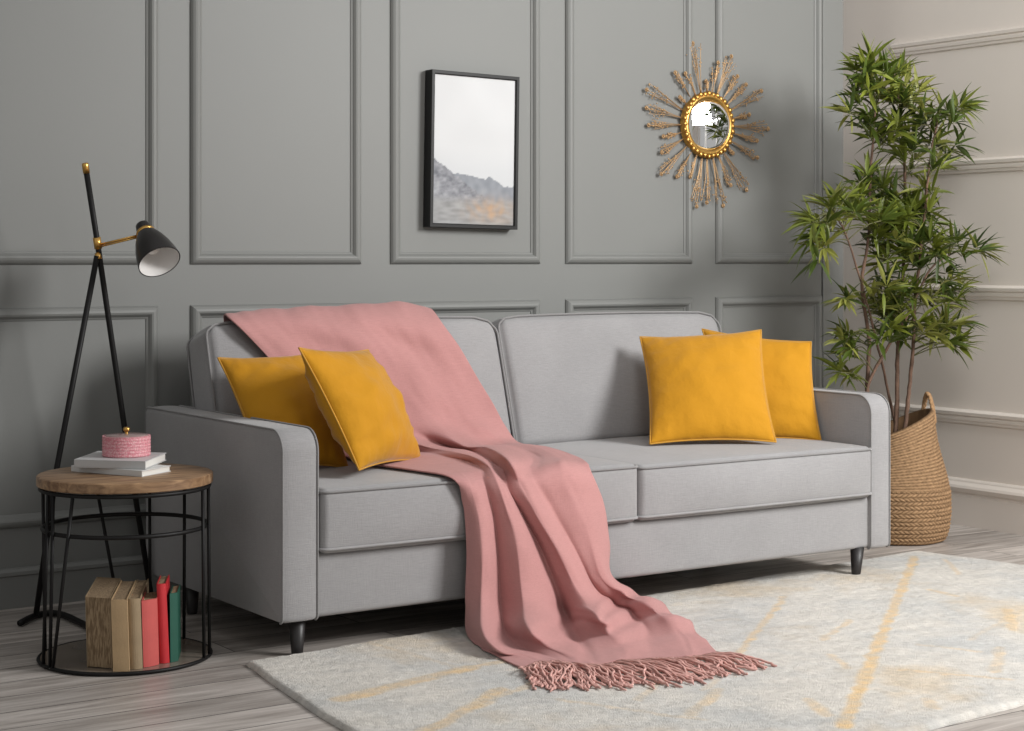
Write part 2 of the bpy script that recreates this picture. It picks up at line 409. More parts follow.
# ------------------------------------------------------------------ sofa
sofa = thing('sofa', 'light grey fabric two-cushion sofa with piped edges and short black legs', 'sofa', (3.21, 4.6, 0))
AX0, AX1, BX0, BX1 = 2.088, 2.197, 4.238, 4.330
YF, YR = 4.172, 5.095
def arm(x0, x1):
    """side profile with a rounded front top, swept along x with soft edges"""
    prof = []
    R = .060; r2 = .016; z0, z1 = .096, .602
    prof += [(YR, z0), (YR, .3)]
    for k in range(7): a = k/6*PI/2; prof.append((YR-.02+.02*math.cos(a), z1-.02+.02*math.sin(a)))
    for k in range(1, 12): prof.append((YR-.02 + (YF+R-YR+.02)*k/12, z1))
    for k in range(13): a = PI/2 + k/12*PI/2; prof.append((YF+R+R*math.cos(a), z1-R+R*math.sin(a)))
    for k in range(1, 8): prof.append((YF, z1-R-(z1-R-z0-r2)*k/8))
    for k in range(5): a = PI + k/4*PI/2; prof.append((YF+r2+r2*math.cos(a), z0+r2+r2*math.sin(a)))
    for k in range(1, 10): prof.append((YF+r2+(YR-YF-r2)*k/10, z0))
    cy, cz = 4.6, .35
    bm = bmesh.new(); rings = []; w = x1-x0; e = .010
    n = 14
    for k in range(n+1):
        t = k/n
        if k == 0: x, s = x0, e
        elif k == 1: x, s = x0+e*.3, e*.3
        elif k == n-1: x, s = x1-e*.3, e*.3
        elif k == n: x, s = x1, e
        else: x, s = x0+e+(w-2*e)*(k-1)/(n-2), 0
        cr = .003*math.sin(PI*t)
        ring = []
        m = len(prof)
        for i, (y, z) in enumerate(prof):
            y0, zz0 = prof[i-1]; y1_, zz1 = prof[(i+1) % m]
            d = V((0, y1_-y0, zz1-zz0)); nn = V((0, d.z, -d.y)).normalized()
            if nn.dot(V((0, y-cy, z-cz))) < 0: nn = -nn
            if z < z0+.004: c2 = 0
            else: c2 = cr
            ring.append(bm.verts.new(V((x, y, z)) + nn*(c2 - s)))
        rings.append(ring)
    for A, B in zip(rings, rings[1:]):
        for i in range(len(A)): j = (i+1) % len(A); bm.faces.new((A[i], A[j], B[j], B[i]))
    bm.faces.new(rings[0]); bm.faces.new(rings[-1][::-1])
    o = obj('arm', bm, M['sofa'], sofa); subsurf_angle(o, 50)
    path = [V((0, y, z)) for y, z in prof[1:-9]]
    for x in (x0+.003, x1-.003):
        b = bmesh.new(); add_tube(b, [V((x, p.y, p.z)) + V((0, 0, .0005)) for p in path], .0028, 6)
        obj('piping', b, M['sofa_welt'], o)
    return o
arm_l = arm(AX0, AX1); arm_r = arm(BX0, BX1)

def rounded(lo, hi, r, crown=(0, 0, 0), n=16, mtx=None, fn=None, rz=None):
    """box with rounded edges (radius r), faces swelled by crown"""
    lo, hi = V(lo), V(hi); c = (lo+hi)/2; h = (hi-lo)/2
    def samples(hh):
        rr = min(r, hh*.98); s = [-hh + rr*k/5 for k in range(5)]
        inner = [-hh+rr + (2*(hh-rr))*k/n for k in range(n+1)]
        return s + inner + [-x for x in s[::-1]]
    S = [samples(h[i]) for i in range(3)]
    bm = bmesh.new(); cache = {}
    def vert(q):
        key = (round(q.x, 6), round(q.y, 6), round(q.z, 6))
        if key in cache: return cache[key]
        rr = V([min(r, h[i]*.98) for i in range(3)])
        cl = V([max(-(h[i]-rr[i]), min(h[i]-rr[i], q[i])) for i in range(3)]); d = q-cl
        dn = V([d[i]/rr[i] for i in range(3)])
        p = cl + V([dn.normalized()[i]*rr[i] for i in range(3)]) if dn.length > 1e-9 else q.copy()
        f = [max(0, 1-(q[i]/h[i])**2) for i in range(3)]
        s = [q[i]/h[i] for i in range(3)]
        for i in range(3):
            o1, o2 = (i+1) % 3, (i+2) % 3
            p[i] += crown[i]*s[i]*(f[o1]*f[o2])**.6
        p += c
        if fn: p = fn(p, V(s))
        if mtx is not None: p = mtx @ p
        v = bm.verts.new(p); cache[key] = v; return v
    for ax in range(3):
        a, b = (ax+1) % 3, (ax+2) % 3
        for sg in (-1, 1):
            for i in range(len(S[a])-1):
                for j in range(len(S[b])-1):
                    qs = []
                    for (ii, jj) in ((i, j), (i+1, j), (i+1, j+1), (i, j+1)):
                        q = V((0, 0, 0)); q[ax] = sg*h[ax]; q[a] = S[a][ii]; q[b] = S[b][jj]; qs.append(q)
                    vs = [vert(q) for q in qs]
                    if len(set(vs)) == 4:
                        try: bm.faces.new(vs)
                        except ValueError: pass
    return bm
def rect_path(x0, x1, y0, y1, z, r, crownfn=None):
    pts = []
    for (cx, cy, a0) in ((x1-r, y1-r, 0), (x0+r, y1-r, PI/2), (x0+r, y0+r, PI), (x1-r, y0+r, 1.5*PI)):
        for k in range(5): a = a0 + k/4*PI/2; pts.append(V((cx+r*math.cos(a), cy+r*math.sin(a), z)))
    out = []
    for i in range(len(pts)):
        a, b = pts[i], pts[(i+1) % len(pts)]; n = max(1, int((b-a).length/.06))
        for k in range(n): out.append(a.lerp(b, k/n))
    return [crownfn(p) if crownfn else p for p in out]
def sweep_rect(bm, path, r=.0042): add_tube(bm, path, r, 6, closed=True)

# base, back
bm = rounded((AX1-.01, YF+.012, .100), (BX0+.01, YR-.03, .272), .014, (0, .004, 0), n=10)
obj('base', bm, M['sofa'], sofa)
bm = rounded((AX1-.005, YR-.075, .26), (BX0+.005, YR-.002, .595), .03, (0, 0, 0), n=10)
obj('back_frame', bm, M['sofa'], sofa)
# seat cushions
def seat_fn(x0, x1):
    def f(p, s):
        g = max(0, 1-s.x**4)
        if s.z > 0:
            front = max(0, (4.30-p.y)/.16)
            p.z -= .012*min(1, front)**2*0 + .0
        p.y -= .010*g*(1-s.z**2)*(1 if s.y < -.5 else 0)
        return p
    return f
SC = []
for x0, x1 in ((AX1+.003, 3.262), (3.265, BX0-.003)):
    y0, y1, z0, z1 = 4.157, 4.93, .271, (.443 if x0 < 3 else .437)
    bm = rounded((x0, y0, z0), (x1, y1, z1), .020, (.0, .006, .015), n=18, fn=seat_fn(x0, x1))
    cu = obj('seat_cushion', bm, M['sofa'], sofa); SC.append(cu)
    b = bmesh.new()
    def cf(p, x0=x0, x1=x1):
        sx = (2*p.x-x0-x1)/(x1-x0)
        q = p.copy()
        if p.y < y0+.03: q.y -= .004*(1-sx**4)
        return q
    sweep_rect(b, rect_path(x0-.001, x1+.001, y0-.001, y1, z1-.008, .022, cf))
    obj('piping', b, M['sofa_welt'], cu)
    b = bmesh.new(); sweep_rect(b, rect_path(x0-.001, x1+.001, y0-.001, y1, z0+.012, .022, cf))
    obj('piping', b, M['sofa'], cu)
# back cushions: leaning
BC = []
for x0, x1 in ((AX1+.002, 3.232), (3.245, BX0-.042)):
    th, H = .158, .446
    m = Matrix.Translation(V((0, 4.768, .437))) @ Matrix.Rotation(-math.radians(16.0), 4, 'X')
    def fb(p, s, x0=x0, x1=x1):
        # top corners droop softly
        e = max(0, abs(s.x)-.86)/.14
        if s.z > 0: p.z -= (.034 if s.x > 0 else .012)*e*e*s.z
        return p
    bm = rounded((x0, 0, 0), (x1, th, H), .030, (.012, .030, .012), n=18, mtx=m, fn=fb)
    cu = obj('back_cushion', bm, M['sofa'], sofa); BC.append(cu)
    for yy in (.007, th-.007):
        pts = []
        for (cx, cz, a0) in ((x1-.03, H-.035, 0), (x0+.03, H-.035, PI/2), (x0+.03, .03, PI), (x1-.03, .03, 1.5*PI)):
            for k in range(6):
                a = a0+k/5*PI/2; pts.append(V((cx+.029*math.cos(a), yy, cz+.029*math.sin(a))))
        out = []
        for i in range(len(pts)):
            a, b_ = pts[i], pts[(i+1) % len(pts)]; n = max(1, int((b_-a).length/.05))
            for k in range(n): out.append(a.lerp(b_, k/n))
        o2 = []
        for p in out:
            s = V(((2*p.x-x0-x1)/(x1-x0), 0, 2*p.z/H-1))
            q = p.copy()
            if p.z > H-.04: q.z += .012*(1-s.x**2)**.6*.75
            if p.x < x0+.01: q.x -= .004
            if p.x > x1-.01: q.x += .004
            o2.append(m @ fb(q, s))
        b = bmesh.new(); sweep_rect(b, o2, .0038); obj('piping', b, M['sofa_welt'], cu)
for (x, y) in ((2.155, 4.215), (4.205, 4.20), (2.150, 4.885), (4.18, 4.93)):
    bm = bmesh.new(); zf = .016 if (x > 3) else .001
    lx = -.006 if x > 3 else .0
    add_lathe(bm, [(0, zf), (.0145, zf), (.0155, zf+.004), (.0235, .104), (0, .104)], 20, place((x, y, 0)))
    for v in bm.verts: v.co.x += -lx*(v.co.z-.1)/.1
    obj('leg', bm, M['black_wood'], sofa)

# ------------------------------------------------------------------ cushions (throw pillows)
def pillow(name, cs, T, label, n=34, seed=0, welt=True, pinch=.065, gath=1.0):
    """cs: TL, TR, BR, BL corners"""
    TL, TR, BR, BL = [V(c) for c in cs]
    ce = (TL+TR+BR+BL)/4; nrm = ((TR-TL)+(BR-BL)).cross((TL-BL)+(TR-BR)).normalized()   # towards the viewer
    if nrm.y > 0: nrm = -nrm
    o = thing(name, label, 'cushion', V((ce.x, ce.y, min(BL.z, BR.z))), 'mustard velvet cushions on the sofa')
    ts = [-math.cos(PI*k/n) for k in range(n+1)]; ts = [.55*t + .45*(-1+2*k/n) for k, t in enumerate(ts)]
    def pos(u, v, side):
        ku = u*(1-pinch*(1-v*v)); kv = v*(1-pinch*(1-u*u))
        a, b = (ku+1)/2, (kv+1)/2
        p = TL.lerp(TR, a).lerp(BL.lerp(BR, a), 1-b)
        f = max(0, (1-u*u)*(1-v*v)); f = f**.56
        e = min(1-abs(u), 1-abs(v))
        al = u if abs(v) > abs(u) else v                       # runs along the nearest seam
        wr = .0075*gath*math.exp(-e/.22)*min(1, e/.12)*noise.noise(V((al*8.5, e*1.6, seed*3+side+(5 if abs(v) > abs(u) else 0))))
        cr = .006*gath*noise.noise(V((u*2.6+v*1.2, v*3.4-u, seed*7+side)))*min(1, e/.3)
        h = T/2*f*(1+.08*noise.noise(V((u*1.4, v*1.4, seed+side*5)))) + wr + cr
        return p + nrm*h*side
    bm = bmesh.new(); G = {}
    for side in (1, -1):
        for j, v in enumerate(ts):
            for i, u in enumerate(ts):
                if side == -1 and (i in (0, n) or j in (0, n)): G[side, i, j] = G[1, i, j]
                else: G[side, i, j] = bm.verts.new(pos(u, v, side if not (i in (0, n) or j in (0, n)) else 0) if not (i in (0, n) or j in (0, n)) else pos(u, v, 0))
        for j in range(n):
            for i in range(n): bm.faces.new((G[side, i, j], G[side, i+1, j], G[side, i+1, j+1], G[side, i, j+1]))
    obj('cover', bm, M['velvet'], o)
    path = [pos(u, -1, 0) for u in ts[:-1]] + [pos(1, v, 0) for v in ts[:-1]] + [pos(u, 1, 0) for u in ts[:0:-1]] + [pos(-1, v, 0) for v in ts[:0:-1]]
    b = bmesh.new(); add_tube(b, path, .0030, 6, closed=True); obj('piping', b, M['velvet_welt'], o)
    return o
pillow('throw_pillow', (P(640, 337, Y=4.74), P(761, 330, Y=4.52), P(776, 442, Y=4.30), P(650, 444, Y=4.47)), .16,
       'square mustard velvet cushion in front of the pair at the right arm', seed=1)
pillow('throw_pillow', (P(702, 329, Y=4.76), P(811, 342, Y=4.47), P(821, 441, Y=4.385), P(730, 441, Y=4.55)), .13,
       'mustard velvet cushion leaning on the right arm, half hidden behind another', seed=2)
pillow('throw_pillow', (P(218, 358, Y=4.74), P(322, 352, Y=4.74), P(348, 468, Y=4.50), P(262, 468, Y=4.48)), .15,
       'mustard velvet cushion beside the left arm, behind the tilted one', seed=3, gath=1.3)
pillow('throw_pillow', (P(299, 348, Y=4.36), P(368, 350, Y=4.63), P(422, 460, Y=4.50), P(359, 470, Y=4.25)), .17,
       'tilted mustard velvet cushion standing on the edge of the pink throw', seed=4, gath=1.8)

# ------------------------------------------------------------------ throw blanket
def front_y(z): return 4.768 - .030 + (z-.437)*.287      # swollen face of the leaning cushions
def on_back(px, py, off=0):
    y = 4.75
    for _ in range(12): p = P(px, py, Y=y); y = front_y(p.z) - off
    return P(px, py, Y=y)
def lerp_px(a, b, n=9): return [(a[0]+(b[0]-a[0])*k/(n-1), a[1]+(b[1]-a[1])*k/(n-1)) for k in range(n)]
rows = []
rows.append([V((2.36+.74*k/8, 5.09, .70)) for k in range(9)])
rows.append([V((2.33+.745*k/8, 5.045, .825+.012*k/8)) for k in range(9)])
q = [(224, 315), (245, 312), (272, 309), (300, 307), (325, 306), (350, 305), (376, 303.5), (404, 302.5), (430, 309)]
rows.append([P(x, y, Y=4.955) for x, y in q])
q = lerp_px((233, 322), (441, 322)); rows.append([on_back(x, y, .010) for x, y in q])
q = lerp_px((266, 356), (463, 354)); rows.append([on_back(x, y, .014 + (.008 if i % 3 == 1 else 0)) for i, (x, y) in enumerate(q)])
q = lerp_px((300, 400), (485, 392)); rows.append([on_back(x, y, .012 + (.014 if i in (3, 6) else 0)) for i, (x, y) in enumerate(q)])
q = lerp_px((326, 436), (505, 424)); rows.append([on_back(x, y, .022 + (.016 if i in (2, 5, 7) else 0)) for i, (x, y) in enumerate(q)])
q = [(338, 454), (372, 452), (405, 450), (428, 448), (447, 447), (466, 446), (486, 445), (503, 443), (519, 441)]
rows.append([P(x, y, Z=.468+(.014 if i in (3, 5) else 0)) for i, (x, y) in enumerate(q)])
q = [(350, 460), (400, 457), (440, 456), (458, 452), (474, 452), (490, 449), (512, 447), (532, 446), (551, 448)]
z = [.460, .466, .468, .484, .468, .488, .470, .474, .462]
rows.append([P(x, y, Z=zz) for (x, y), zz in zip(q, z)])
q = [(372, 468), (440, 466), (470, 465), (482, 461), (495, 466), (509, 462), (536, 458), (560, 457), (578, 459)]
z = [.454, .458, .456, .478, .456, .484, .460, .466, .454]
rows.append([P(x, y, Z=zz) for (x, y), zz in zip(q, z)])
def rowY(q, ys): rows.append([P(x, y, Y=yy) for (x, y), yy in zip(q, ys)])
rowY([(448, 476), (466, 478), (482, 479), (495, 476), (505, 484), (519, 480), (533, 474), (562, 466), (590, 471)],
     [4.150, 4.138, 4.150, 4.120, 4.145, 4.115, 4.140, 4.130, 4.150])
rowY([(463, 506), (478, 508), (492, 510), (507, 508), (520, 511), (534, 508), (548, 504), (577, 502), (603, 503)],
     [4.135, 4.100, 4.130, 4.090, 4.128, 4.080, 4.118, 4.100, 4.138])
rowY([(466, 548), (483, 550), (497, 548), (518, 545), (540, 547), (556, 548), (571, 545), (591, 541), (609, 543)],
     [4.130, 4.080, 4.120, 4.060, 4.112, 4.050, 4.098, 4.078, 4.132])
rowY([(466, 598), (482, 601), (500, 603), (524, 600), (557, 592), (581, 594), (594, 586), (604, 580), (612, 577)],
     [4.118, 4.055, 4.100, 4.010, 4.085, 4.000, 4.070, 4.050, 4.135])
def rowZ(q, zs): rows.append([P(x, y, Z=zz) for (x, y), zz in zip(q, zs)])
rowZ([(467, 632), (484, 634), (506, 632), (530, 629), (566, 615), (598, 616), (614, 603), (630, 596), (645, 597)],
     [.030, .065, .035, .085, .045, .095, .050, .075, .035])
rowZ([(478, 646), (498, 650), (520, 648), (545, 644), (575, 634), (608, 630), (636, 619), (660, 613), (682, 619)],
     [.020, .040, .022, .045, .026, .060, .024, .060, .020])
rowZ([(505, 661), (520, 656), (543, 656), (568, 656), (590, 652), (622, 646), (650, 640), (682, 636), (704, 640)],
     [.018, .024, .019, .026, .019, .032, .019, .030, .018])
rowZ([(523, 669), (537, 662), (556, 662), (577, 664), (598, 666), (626, 660), (655, 659), (690, 657), (717, 653)],
     [.017, .020, .018, .021, .018, .022, .018, .022, .018])
# rounded ridges with tight valleys between them
def pleat(r, mode):
    out = []
    for i, p in enumerate(r):
        out.append(p)
        if i < 8:
            a, b = (r[i], r[i+1])
            up = (a.y > b.y) if mode == 'y' else (a.z < b.z)      # a is the valley
            lo_, hi_ = (a, b) if up else (b, a)
            for t in ((.30, .75) if up else (.75, .30)):
                g = {.30: .44, .75: .90}[t]; q = lo_.lerp(hi_, t)
                if mode == 'y': q.y = lo_.y + (hi_.y-lo_.y)*g
                else: q.z = lo_.z + (hi_.z-lo_.z)*g
                out.append(q)
    return out
NB = 7
rows = [pleat(r, 'n') if False else r for r in rows]
rows = [[p for i in range(8) for p in (r[i], r[i].lerp(r[i+1], .333), r[i].lerp(r[i+1], .667))] + [r[8]] if k < 2 else
        (cat_rom(r, 3) if k < NB else pleat(r, 'z' if (k < 10 or k > 13) else 'y')) for k, r in enumerate(rows)]
# refine across, then down
SU, SV = 5, 10
fine = [cat_rom(r, SU) for r in rows]
cols = [cat_rom([fine[j][i] for j in range(len(fine))], SV) for i in range(len(fine[0]))]
nu, nv = len(cols), len(cols[0])
pts = [[cols[i][j].copy() for i in range(nu)] for j in range(nv)]
# small secondary creases across the drape
def nrm_at(j, i):
    a = pts[min(j+1, nv-1)][i]-pts[max(j-1, 0)][i]; b = pts[j][min(i+1, nu-1)]-pts[j][max(i-1, 0)]
    n = b.cross(a)
    return n.normalized() if n.length > 1e-9 else V((0, -1, 0))
disp = []
for j in range(nv):
    v = j/(nv-1)*(len(rows)-1); r = []
    for i in range(nu):
        u = i/(nu-1)
        d = .004*noise.noise(V((u*9+v*.35, v*.55, 2))) + .003*noise.noise(V((u*22, v*1.2, 5)))
        if 2.5 < v < 7.5:    # soft diagonal pulls on the back
            w = math.sin(PI*(v-2.5)/5)
            d += .0075*w*math.sin(14*(u-.10*v)+2*noise.noise(V((u*3, v*.6, 1)))*1.5)
        if 13.2 < v < 16.5:  # rumples pooling at the foot
            w = math.sin(PI*(v-13.2)/3.3)*max(0, (u-.35))/.65
            d += .012*w*math.sin(7*(v-13.2)+6*u)
        r.append(d)
    disp.append(r)
nn = [[nrm_at(j, i) for i in range(nu)] for j in range(nv)]
for j in range(nv):
    for i in range(nu):
        n = nn[j][i]
        if n.y > 0 and abs(n.z) < .5: n = -n
        if n.z < -.2: n = -n
        pts[j][i] += n*disp[j][i]
# keep the cloth off the sofa and the floor
bpy.context.view_layer.update()
sv, sf = [], []
for o in SC + BC + [c for c in sofa.children if c.name.startswith(('base', 'back_frame'))]:
    k0 = len(sv); mw = Matrix.Translation(base(o)); sv += [mw @ v.co for v in o.data.vertices]; sf += [[k0+i for i in p.vertices] for p in o.data.polygons]
bvh = BVHTree.FromPolygons(sv, sf)
for it in range(5):
    for j in range(nv):
        for i in range(nu):
            p = pts[j][i]
            loc, nor, idx, d = bvh.find_nearest(p, .12)
            if loc is not None:
                s = (p-loc).dot(nor)
                if s < .0085: pts[j][i] = loc + nor*.0088
            pts[j][i].z = max(pts[j][i].z, .0185)
    if it < 3:
        new = [[p.copy() for p in r] for r in pts]
        for j in range(1, nv-1):
            for i in range(1, nu-1):
                new[j][i] = pts[j][i]*.6 + (pts[j-1][i]+pts[j+1][i]+pts[j][i-1]+pts[j][i+1])*.1
        pts = new
bm = bmesh.new(); g = [[bm.verts.new(p) for p in r] for r in pts]
for j in range(nv-1):
    for i in range(nu-1): bm.faces.new((g[j][i], g[j+1][i], g[j+1][i+1], g[j][i+1]))
blanket = thing('throw_blanket', 'dusty pink wool throw draped over the sofa back and seat down to the rug', 'blanket', (2.8, 4.1, .015))
cl = obj('cloth', bm, M['throw'], blanket)
sm = cl.modifiers.new('thick', 'SOLIDIFY'); sm.thickness = .0045; sm.offset = 0
# fringe of twisted strands
last = pts[-1]; NS = 150; bm = bmesh.new()
endp = cat_rom([V((x, y, 0)) for x, y in ((541, 685), (560, 688), (600, 687), (640, 684), (690, 681), (722, 676), (768, 666))], 20)
for s in range(NS):
    t = s/(NS-1); a = last[int(t*(nu-1))] + V((0, 0, -.001))
    e = endp[int(t*(len(endp)-1))]; j = random.gauss(-2, 8); k = random.gauss(-1, 3.0)
    b = P(e.x+j, e.y+k, Z=.018)
    m_ = a.lerp(b, .5) + V((random.gauss(0, .018), random.gauss(0, .006), random.uniform(.004, .016)))
    c2 = a.lerp(b, .8) + V((random.gauss(0, .010), random.gauss(0, .006), random.uniform(.0, .006)))
    path = cat_rom([a, m_, c2, b], 5)
    path = [V((p.x, p.y, max(p.z, .0185))) for p in path]
    path = [q_ + V((.0028*math.sin(i*1.9+s), .0022*math.cos(i*1.7+s*2), .002*abs(math.sin(i+s)))) for i, q_ in enumerate(path)]
    add_tube(bm, path, [.0030]*(len(path)-3) + [.0040, .0034, .0016], 6)
fr = obj('fringe', bm, M['fringe'], blanket, label='twisted pink yarn fringe along the lower hem')

# ------------------------------------------------------------------ side table
TC = P(125.5, 657, Z=0); TCX, TCY = TC.x, TC.y
tbl = thing('side_table', 'round wooden side table with black wire drum frame beside the left arm', 'table', (TCX, TCY, 0))
TR_ = .2285
bm = bmesh.new(); add_lathe(bm, [(0, .459), (.222, .459), (.2255, .460), (TR_, .462), (TR_, .4845), (.2255, .4865), (.224, .4873), (0, .4873)], 72, place((TCX, TCY, 0)))
o = obj('tabletop', bm, M['walnut'], tbl); subsurf_angle(o, 35)
def ring_bm(R, z, r): 
    b = bmesh.new(); add_tube(b, [V((TCX+R*math.cos(a*2*PI/64), TCY+R*math.sin(a*2*PI/64), z)) for a in range(64)], r, 8, closed=True); return b
obj('ring', ring_bm(.219, .452, .0055), M['black'], tbl)
obj('ring', ring_bm(.213, .348, .0058), M['black'], tbl)
obj('ring', ring_bm(.223, .0065, .0050), M['black'], tbl)
bm = bmesh.new(); add_lathe(bm, [(0, .004), (.219, .004), (.2205, .007), (.219, .0102), (0, .0102)], 64, place((TCX, TCY, 0)))
o = obj('shelf', bm, M['smoked'], tbl, label='glossy brown tinted bottom shelf'); subsurf_angle(o, 35)
def ang(px, R, near):
    """angle on a circle about the table centre seen at px, near or far side"""
    best = None
    for k in range(720):
        a = k/720*2*PI; x, y = TCX+R*math.cos(a), TCY+R*math.sin(a)
        dep = x*FW[0]+y*FW[1]; X = 512+FPX*(x*RT[0]+y*RT[1])/dep
        isnear = dep < TCX*FW[0]+TCY*FW[1]
        if isnear != near: continue
        if best is None or abs(X-px) < best[0]: best = (abs(X-px), a)
    return best[1]
for t, tn, b, bn in ((38.5, False, 45, False), (48, True, 43.5, True), (53.5, True, 50, True), (73, True, 53, True), (95, False, 124, False),
                     (149.5, False, 150, False), (184.5, False, 184, False), (202.5, True, 204, True), (208.8, True, 209.5, True)):
    a0, a1 = ang(t, .219, tn), ang(b, .223, bn); am = math.atan2(math.sin(a0)+math.sin(a1), math.cos(a0)+math.cos(a1))
    bm = bmesh.new()
    add_tube(bm, [V((TCX+.219*math.cos(a0), TCY+.219*math.sin(a0), .456)), V((TCX+.223*math.cos(a1), TCY+.223*math.sin(a1), .008))], .0048, 8)
    obj('rod', bm, M['black'], tbl)

# ------------------------------------------------------------------ books and box
def book(name, lo_pts, z0, z1, cover, label, group, pages=True, tilt=None, spine_front=True, cat='book'):
    pass
def flat_book(c, dx, dy, z0, th, m, label):
    """c = near corner of the cover, dx, dy edge vectors (spine along dx)"""
    c, dx, dy = V(c), V(dx), V(dy)
    o = thing('book', label, 'book', V(((c+dx/2+dy/2).x, (c+dx/2+dy/2).y, z0)))
    def slab(bm, u0, u1, v0, v1, a, b):
        vs = [bm.verts.new(c + dx*u + dy*v + V((0, 0, z-c.z))) for z in (a, b) for u, v in ((u0, v0), (u1, v0), (u1, v1), (u0, v1))]
        for f in ((0, 1, 2, 3), (4, 5, 6, 7), (0, 1, 5, 4), (1, 2, 6, 5), (2, 3, 7, 6), (3, 0, 4, 7)): bm.faces.new([vs[k] for k in f])
    bm = bmesh.new(); slab(bm, 0, 1, 0, 1, z0, z0+.0022); slab(bm, 0, 1, 0, 1, z0+th-.0022, z0+th); slab(bm, 0, 1, 0, .014, z0+.0022, z0+th-.0022)
    bmesh.ops.bevel(bm, geom=bm.edges[:], offset=.0006, segments=1, affect='EDGES')
    obj('cover', bm, m, o, smooth=False)
    bm = bmesh.new(); slab(bm, .02, .985, .016, .985, z0+.0023, z0+th-.0023); obj('pages', bm, M['paper'], o, smooth=False)
    return o
Z1 = .4875
a = P(142, 477, Z=Z1); b = P(71, 471.5, Z=Z1); c = P(171, 471.5, Z=Z1)
flat_book(b, a-b, (c-a)*1.0, Z1, .016, M['white_book'], 'white paperback lying on the wooden tabletop, under the pale grey one')
Z2 = Z1+.0165
a = P(145.5, 469.5, Z=Z2); b = P(74, 467.5, Z=Z2); c = P(166.5, 460.5, Z=Z2)
flat_book(b, a-b, c-a, Z2, .0215, M['grey_book'], 'pale grey book under the round pink box')
# pink box
Z3 = Z2+.022
bc = P(126.5, 455.5, Z=Z3)
bx = thing('trinket_box', 'round pink woven box with a gold knob on the two stacked books', 'box', (bc.x, bc.y, Z3))
bm = bmesh.new(); BRd = .0635
prof = [(0, 0), (BRd-.002, 0), (BRd, .002)] + [(BRd+.0006*math.sin(k*PI/2.5), .002+.050*k/30) for k in range(31)] + [(BRd, .054), (BRd-.005, .054), (BRd-.005, .048), (0, .048)]
add_lathe(bm, prof, 56, place((bc.x, bc.y, Z3))); o = obj('drum', bm, M['pink'], bx); subsurf_angle(o, 40)
bm = bmesh.new(); add_lathe(bm, [(0, .0485), (BRd-.0055, .0485), (BRd-.0055, .0545), (BRd-.010, .0565), (.01, .059), (0, .059)], 48, place((bc.x, bc.y, Z3)))
lid = obj('lid', bm, M['glass_lid'], bx, label='mauve glass lid')
bm = bmesh.new(); add_lathe(bm, [(0, .0585), (.006, .0585), (.0035, .061), (.004, .063), (.0085, .067), (.0095, .071), (.007, .0755), (0, .077)], 20, place((bc.x, bc.y, Z3)))
obj('knob', bm, M['brass'], lid, label='small gold knob')

# row of books standing on the lower shelf
ZS = .0108
def up_book(pa, pb, depth, H, m, label, front='cover', lean=0, rnd=False):
    """pa, pb: picture positions of the near bottom corners"""
    A = P(*pa, Z=ZS); B = P(*pb, Z=ZS); back = V((.45, .893, 0)); back.normalize()
    w = (B-A).length; xa = (B-A).normalized()
    o = thing('book', label, 'book', V((((A+B)/2).x, ((A+B)/2).y, ZS)), 'books standing on the lower shelf of the side table')
    def blk(bm, u0, u1, v0, v1, z0, z1, r=0):
        fr = [(u0, v0), (u1, v0)]
        if r: fr = [(u0 + (u1-u0)*(k/6), v0 - r*math.sin(PI*k/6)) for k in range(7)]
        loop = fr + [(u1, v1), (u0, v1)]
        lo = [bm.verts.new(A + xa*(u*w) + back*v + V((0, 0, z0))) for u, v in loop]
        hi = [bm.verts.new(A + xa*(u*w + lean*(z1-z0)) + back*v + V((0, 0, z1))) for u, v in loop]
        n = len(loop)
        for k in range(n): bm.faces.new((lo[k], lo[(k+1) % n], hi[(k+1) % n], hi[k]))
        bm.faces.new(lo); bm.faces.new(hi)
    t = .0025/w
    if front == 'pages':
        bm = bmesh.new(); blk(bm, 0, t, 0, depth, 0, H); blk(bm, 1-t, 1, 0, depth, 0, H); blk(bm, t, 1-t, depth-.004, depth, 0, H)
        obj('cover', bm, m, o, smooth=False)
        bm = bmesh.new(); blk(bm, t*1.05, 1-t*1.05, .002, depth-.0045, .0015, H-.0015); obj('pages', bm, M['pages'], o, smooth=False)
    else:
        bm = bmesh.new(); blk(bm, 0, t, 0, depth, 0, H); blk(bm, 1-t, 1, 0, depth, 0, H); blk(bm, 0, 1, 0, .004, 0, H, r=.005 if rnd else .0008)
        obj('cover', bm, m, o, smooth=False)
        bm = bmesh.new(); blk(bm, t*1.05, 1-t*1.05, .0045, depth-.002, .0015, H-.003); obj('pages', bm, M['pages'], o, smooth=False)
    return o
up_book((87, 667), (112.3, 669), .28, .180, M['khaki_cover'], 'thick old book with ragged brown page edges, first in the row under the table', 'pages', -.03)
up_book((113, 671.5), (129.3, 671.5), .28, .181, M['beige_cover'], 'plain beige book standing between two brown-paged books', 'cover', -.032)
up_book((130.5, 669.5), (142.6, 668.5), .28, .179, M['khaki_cover'], 'slim khaki book with a ridged spine beside the coral one', 'cover', -.034, True)
up_book((143.5, 667.5), (159, 664.5), .12, .171, M['coral_cover'], 'short faded coral book with rounded spine under the side table', 'cover', -.036, True)
up_book((160, 663.5), (169.6, 662.5), .13, .205, M['red_cover'], 'tall bright red book, highest in the row under the table', 'cover', -.045, True)
up_book((170.5, 662.5), (178.2, 661), .12, .178, M['green_cover'], 'dark green book at the right end of the shelf row', 'cover', -.012)

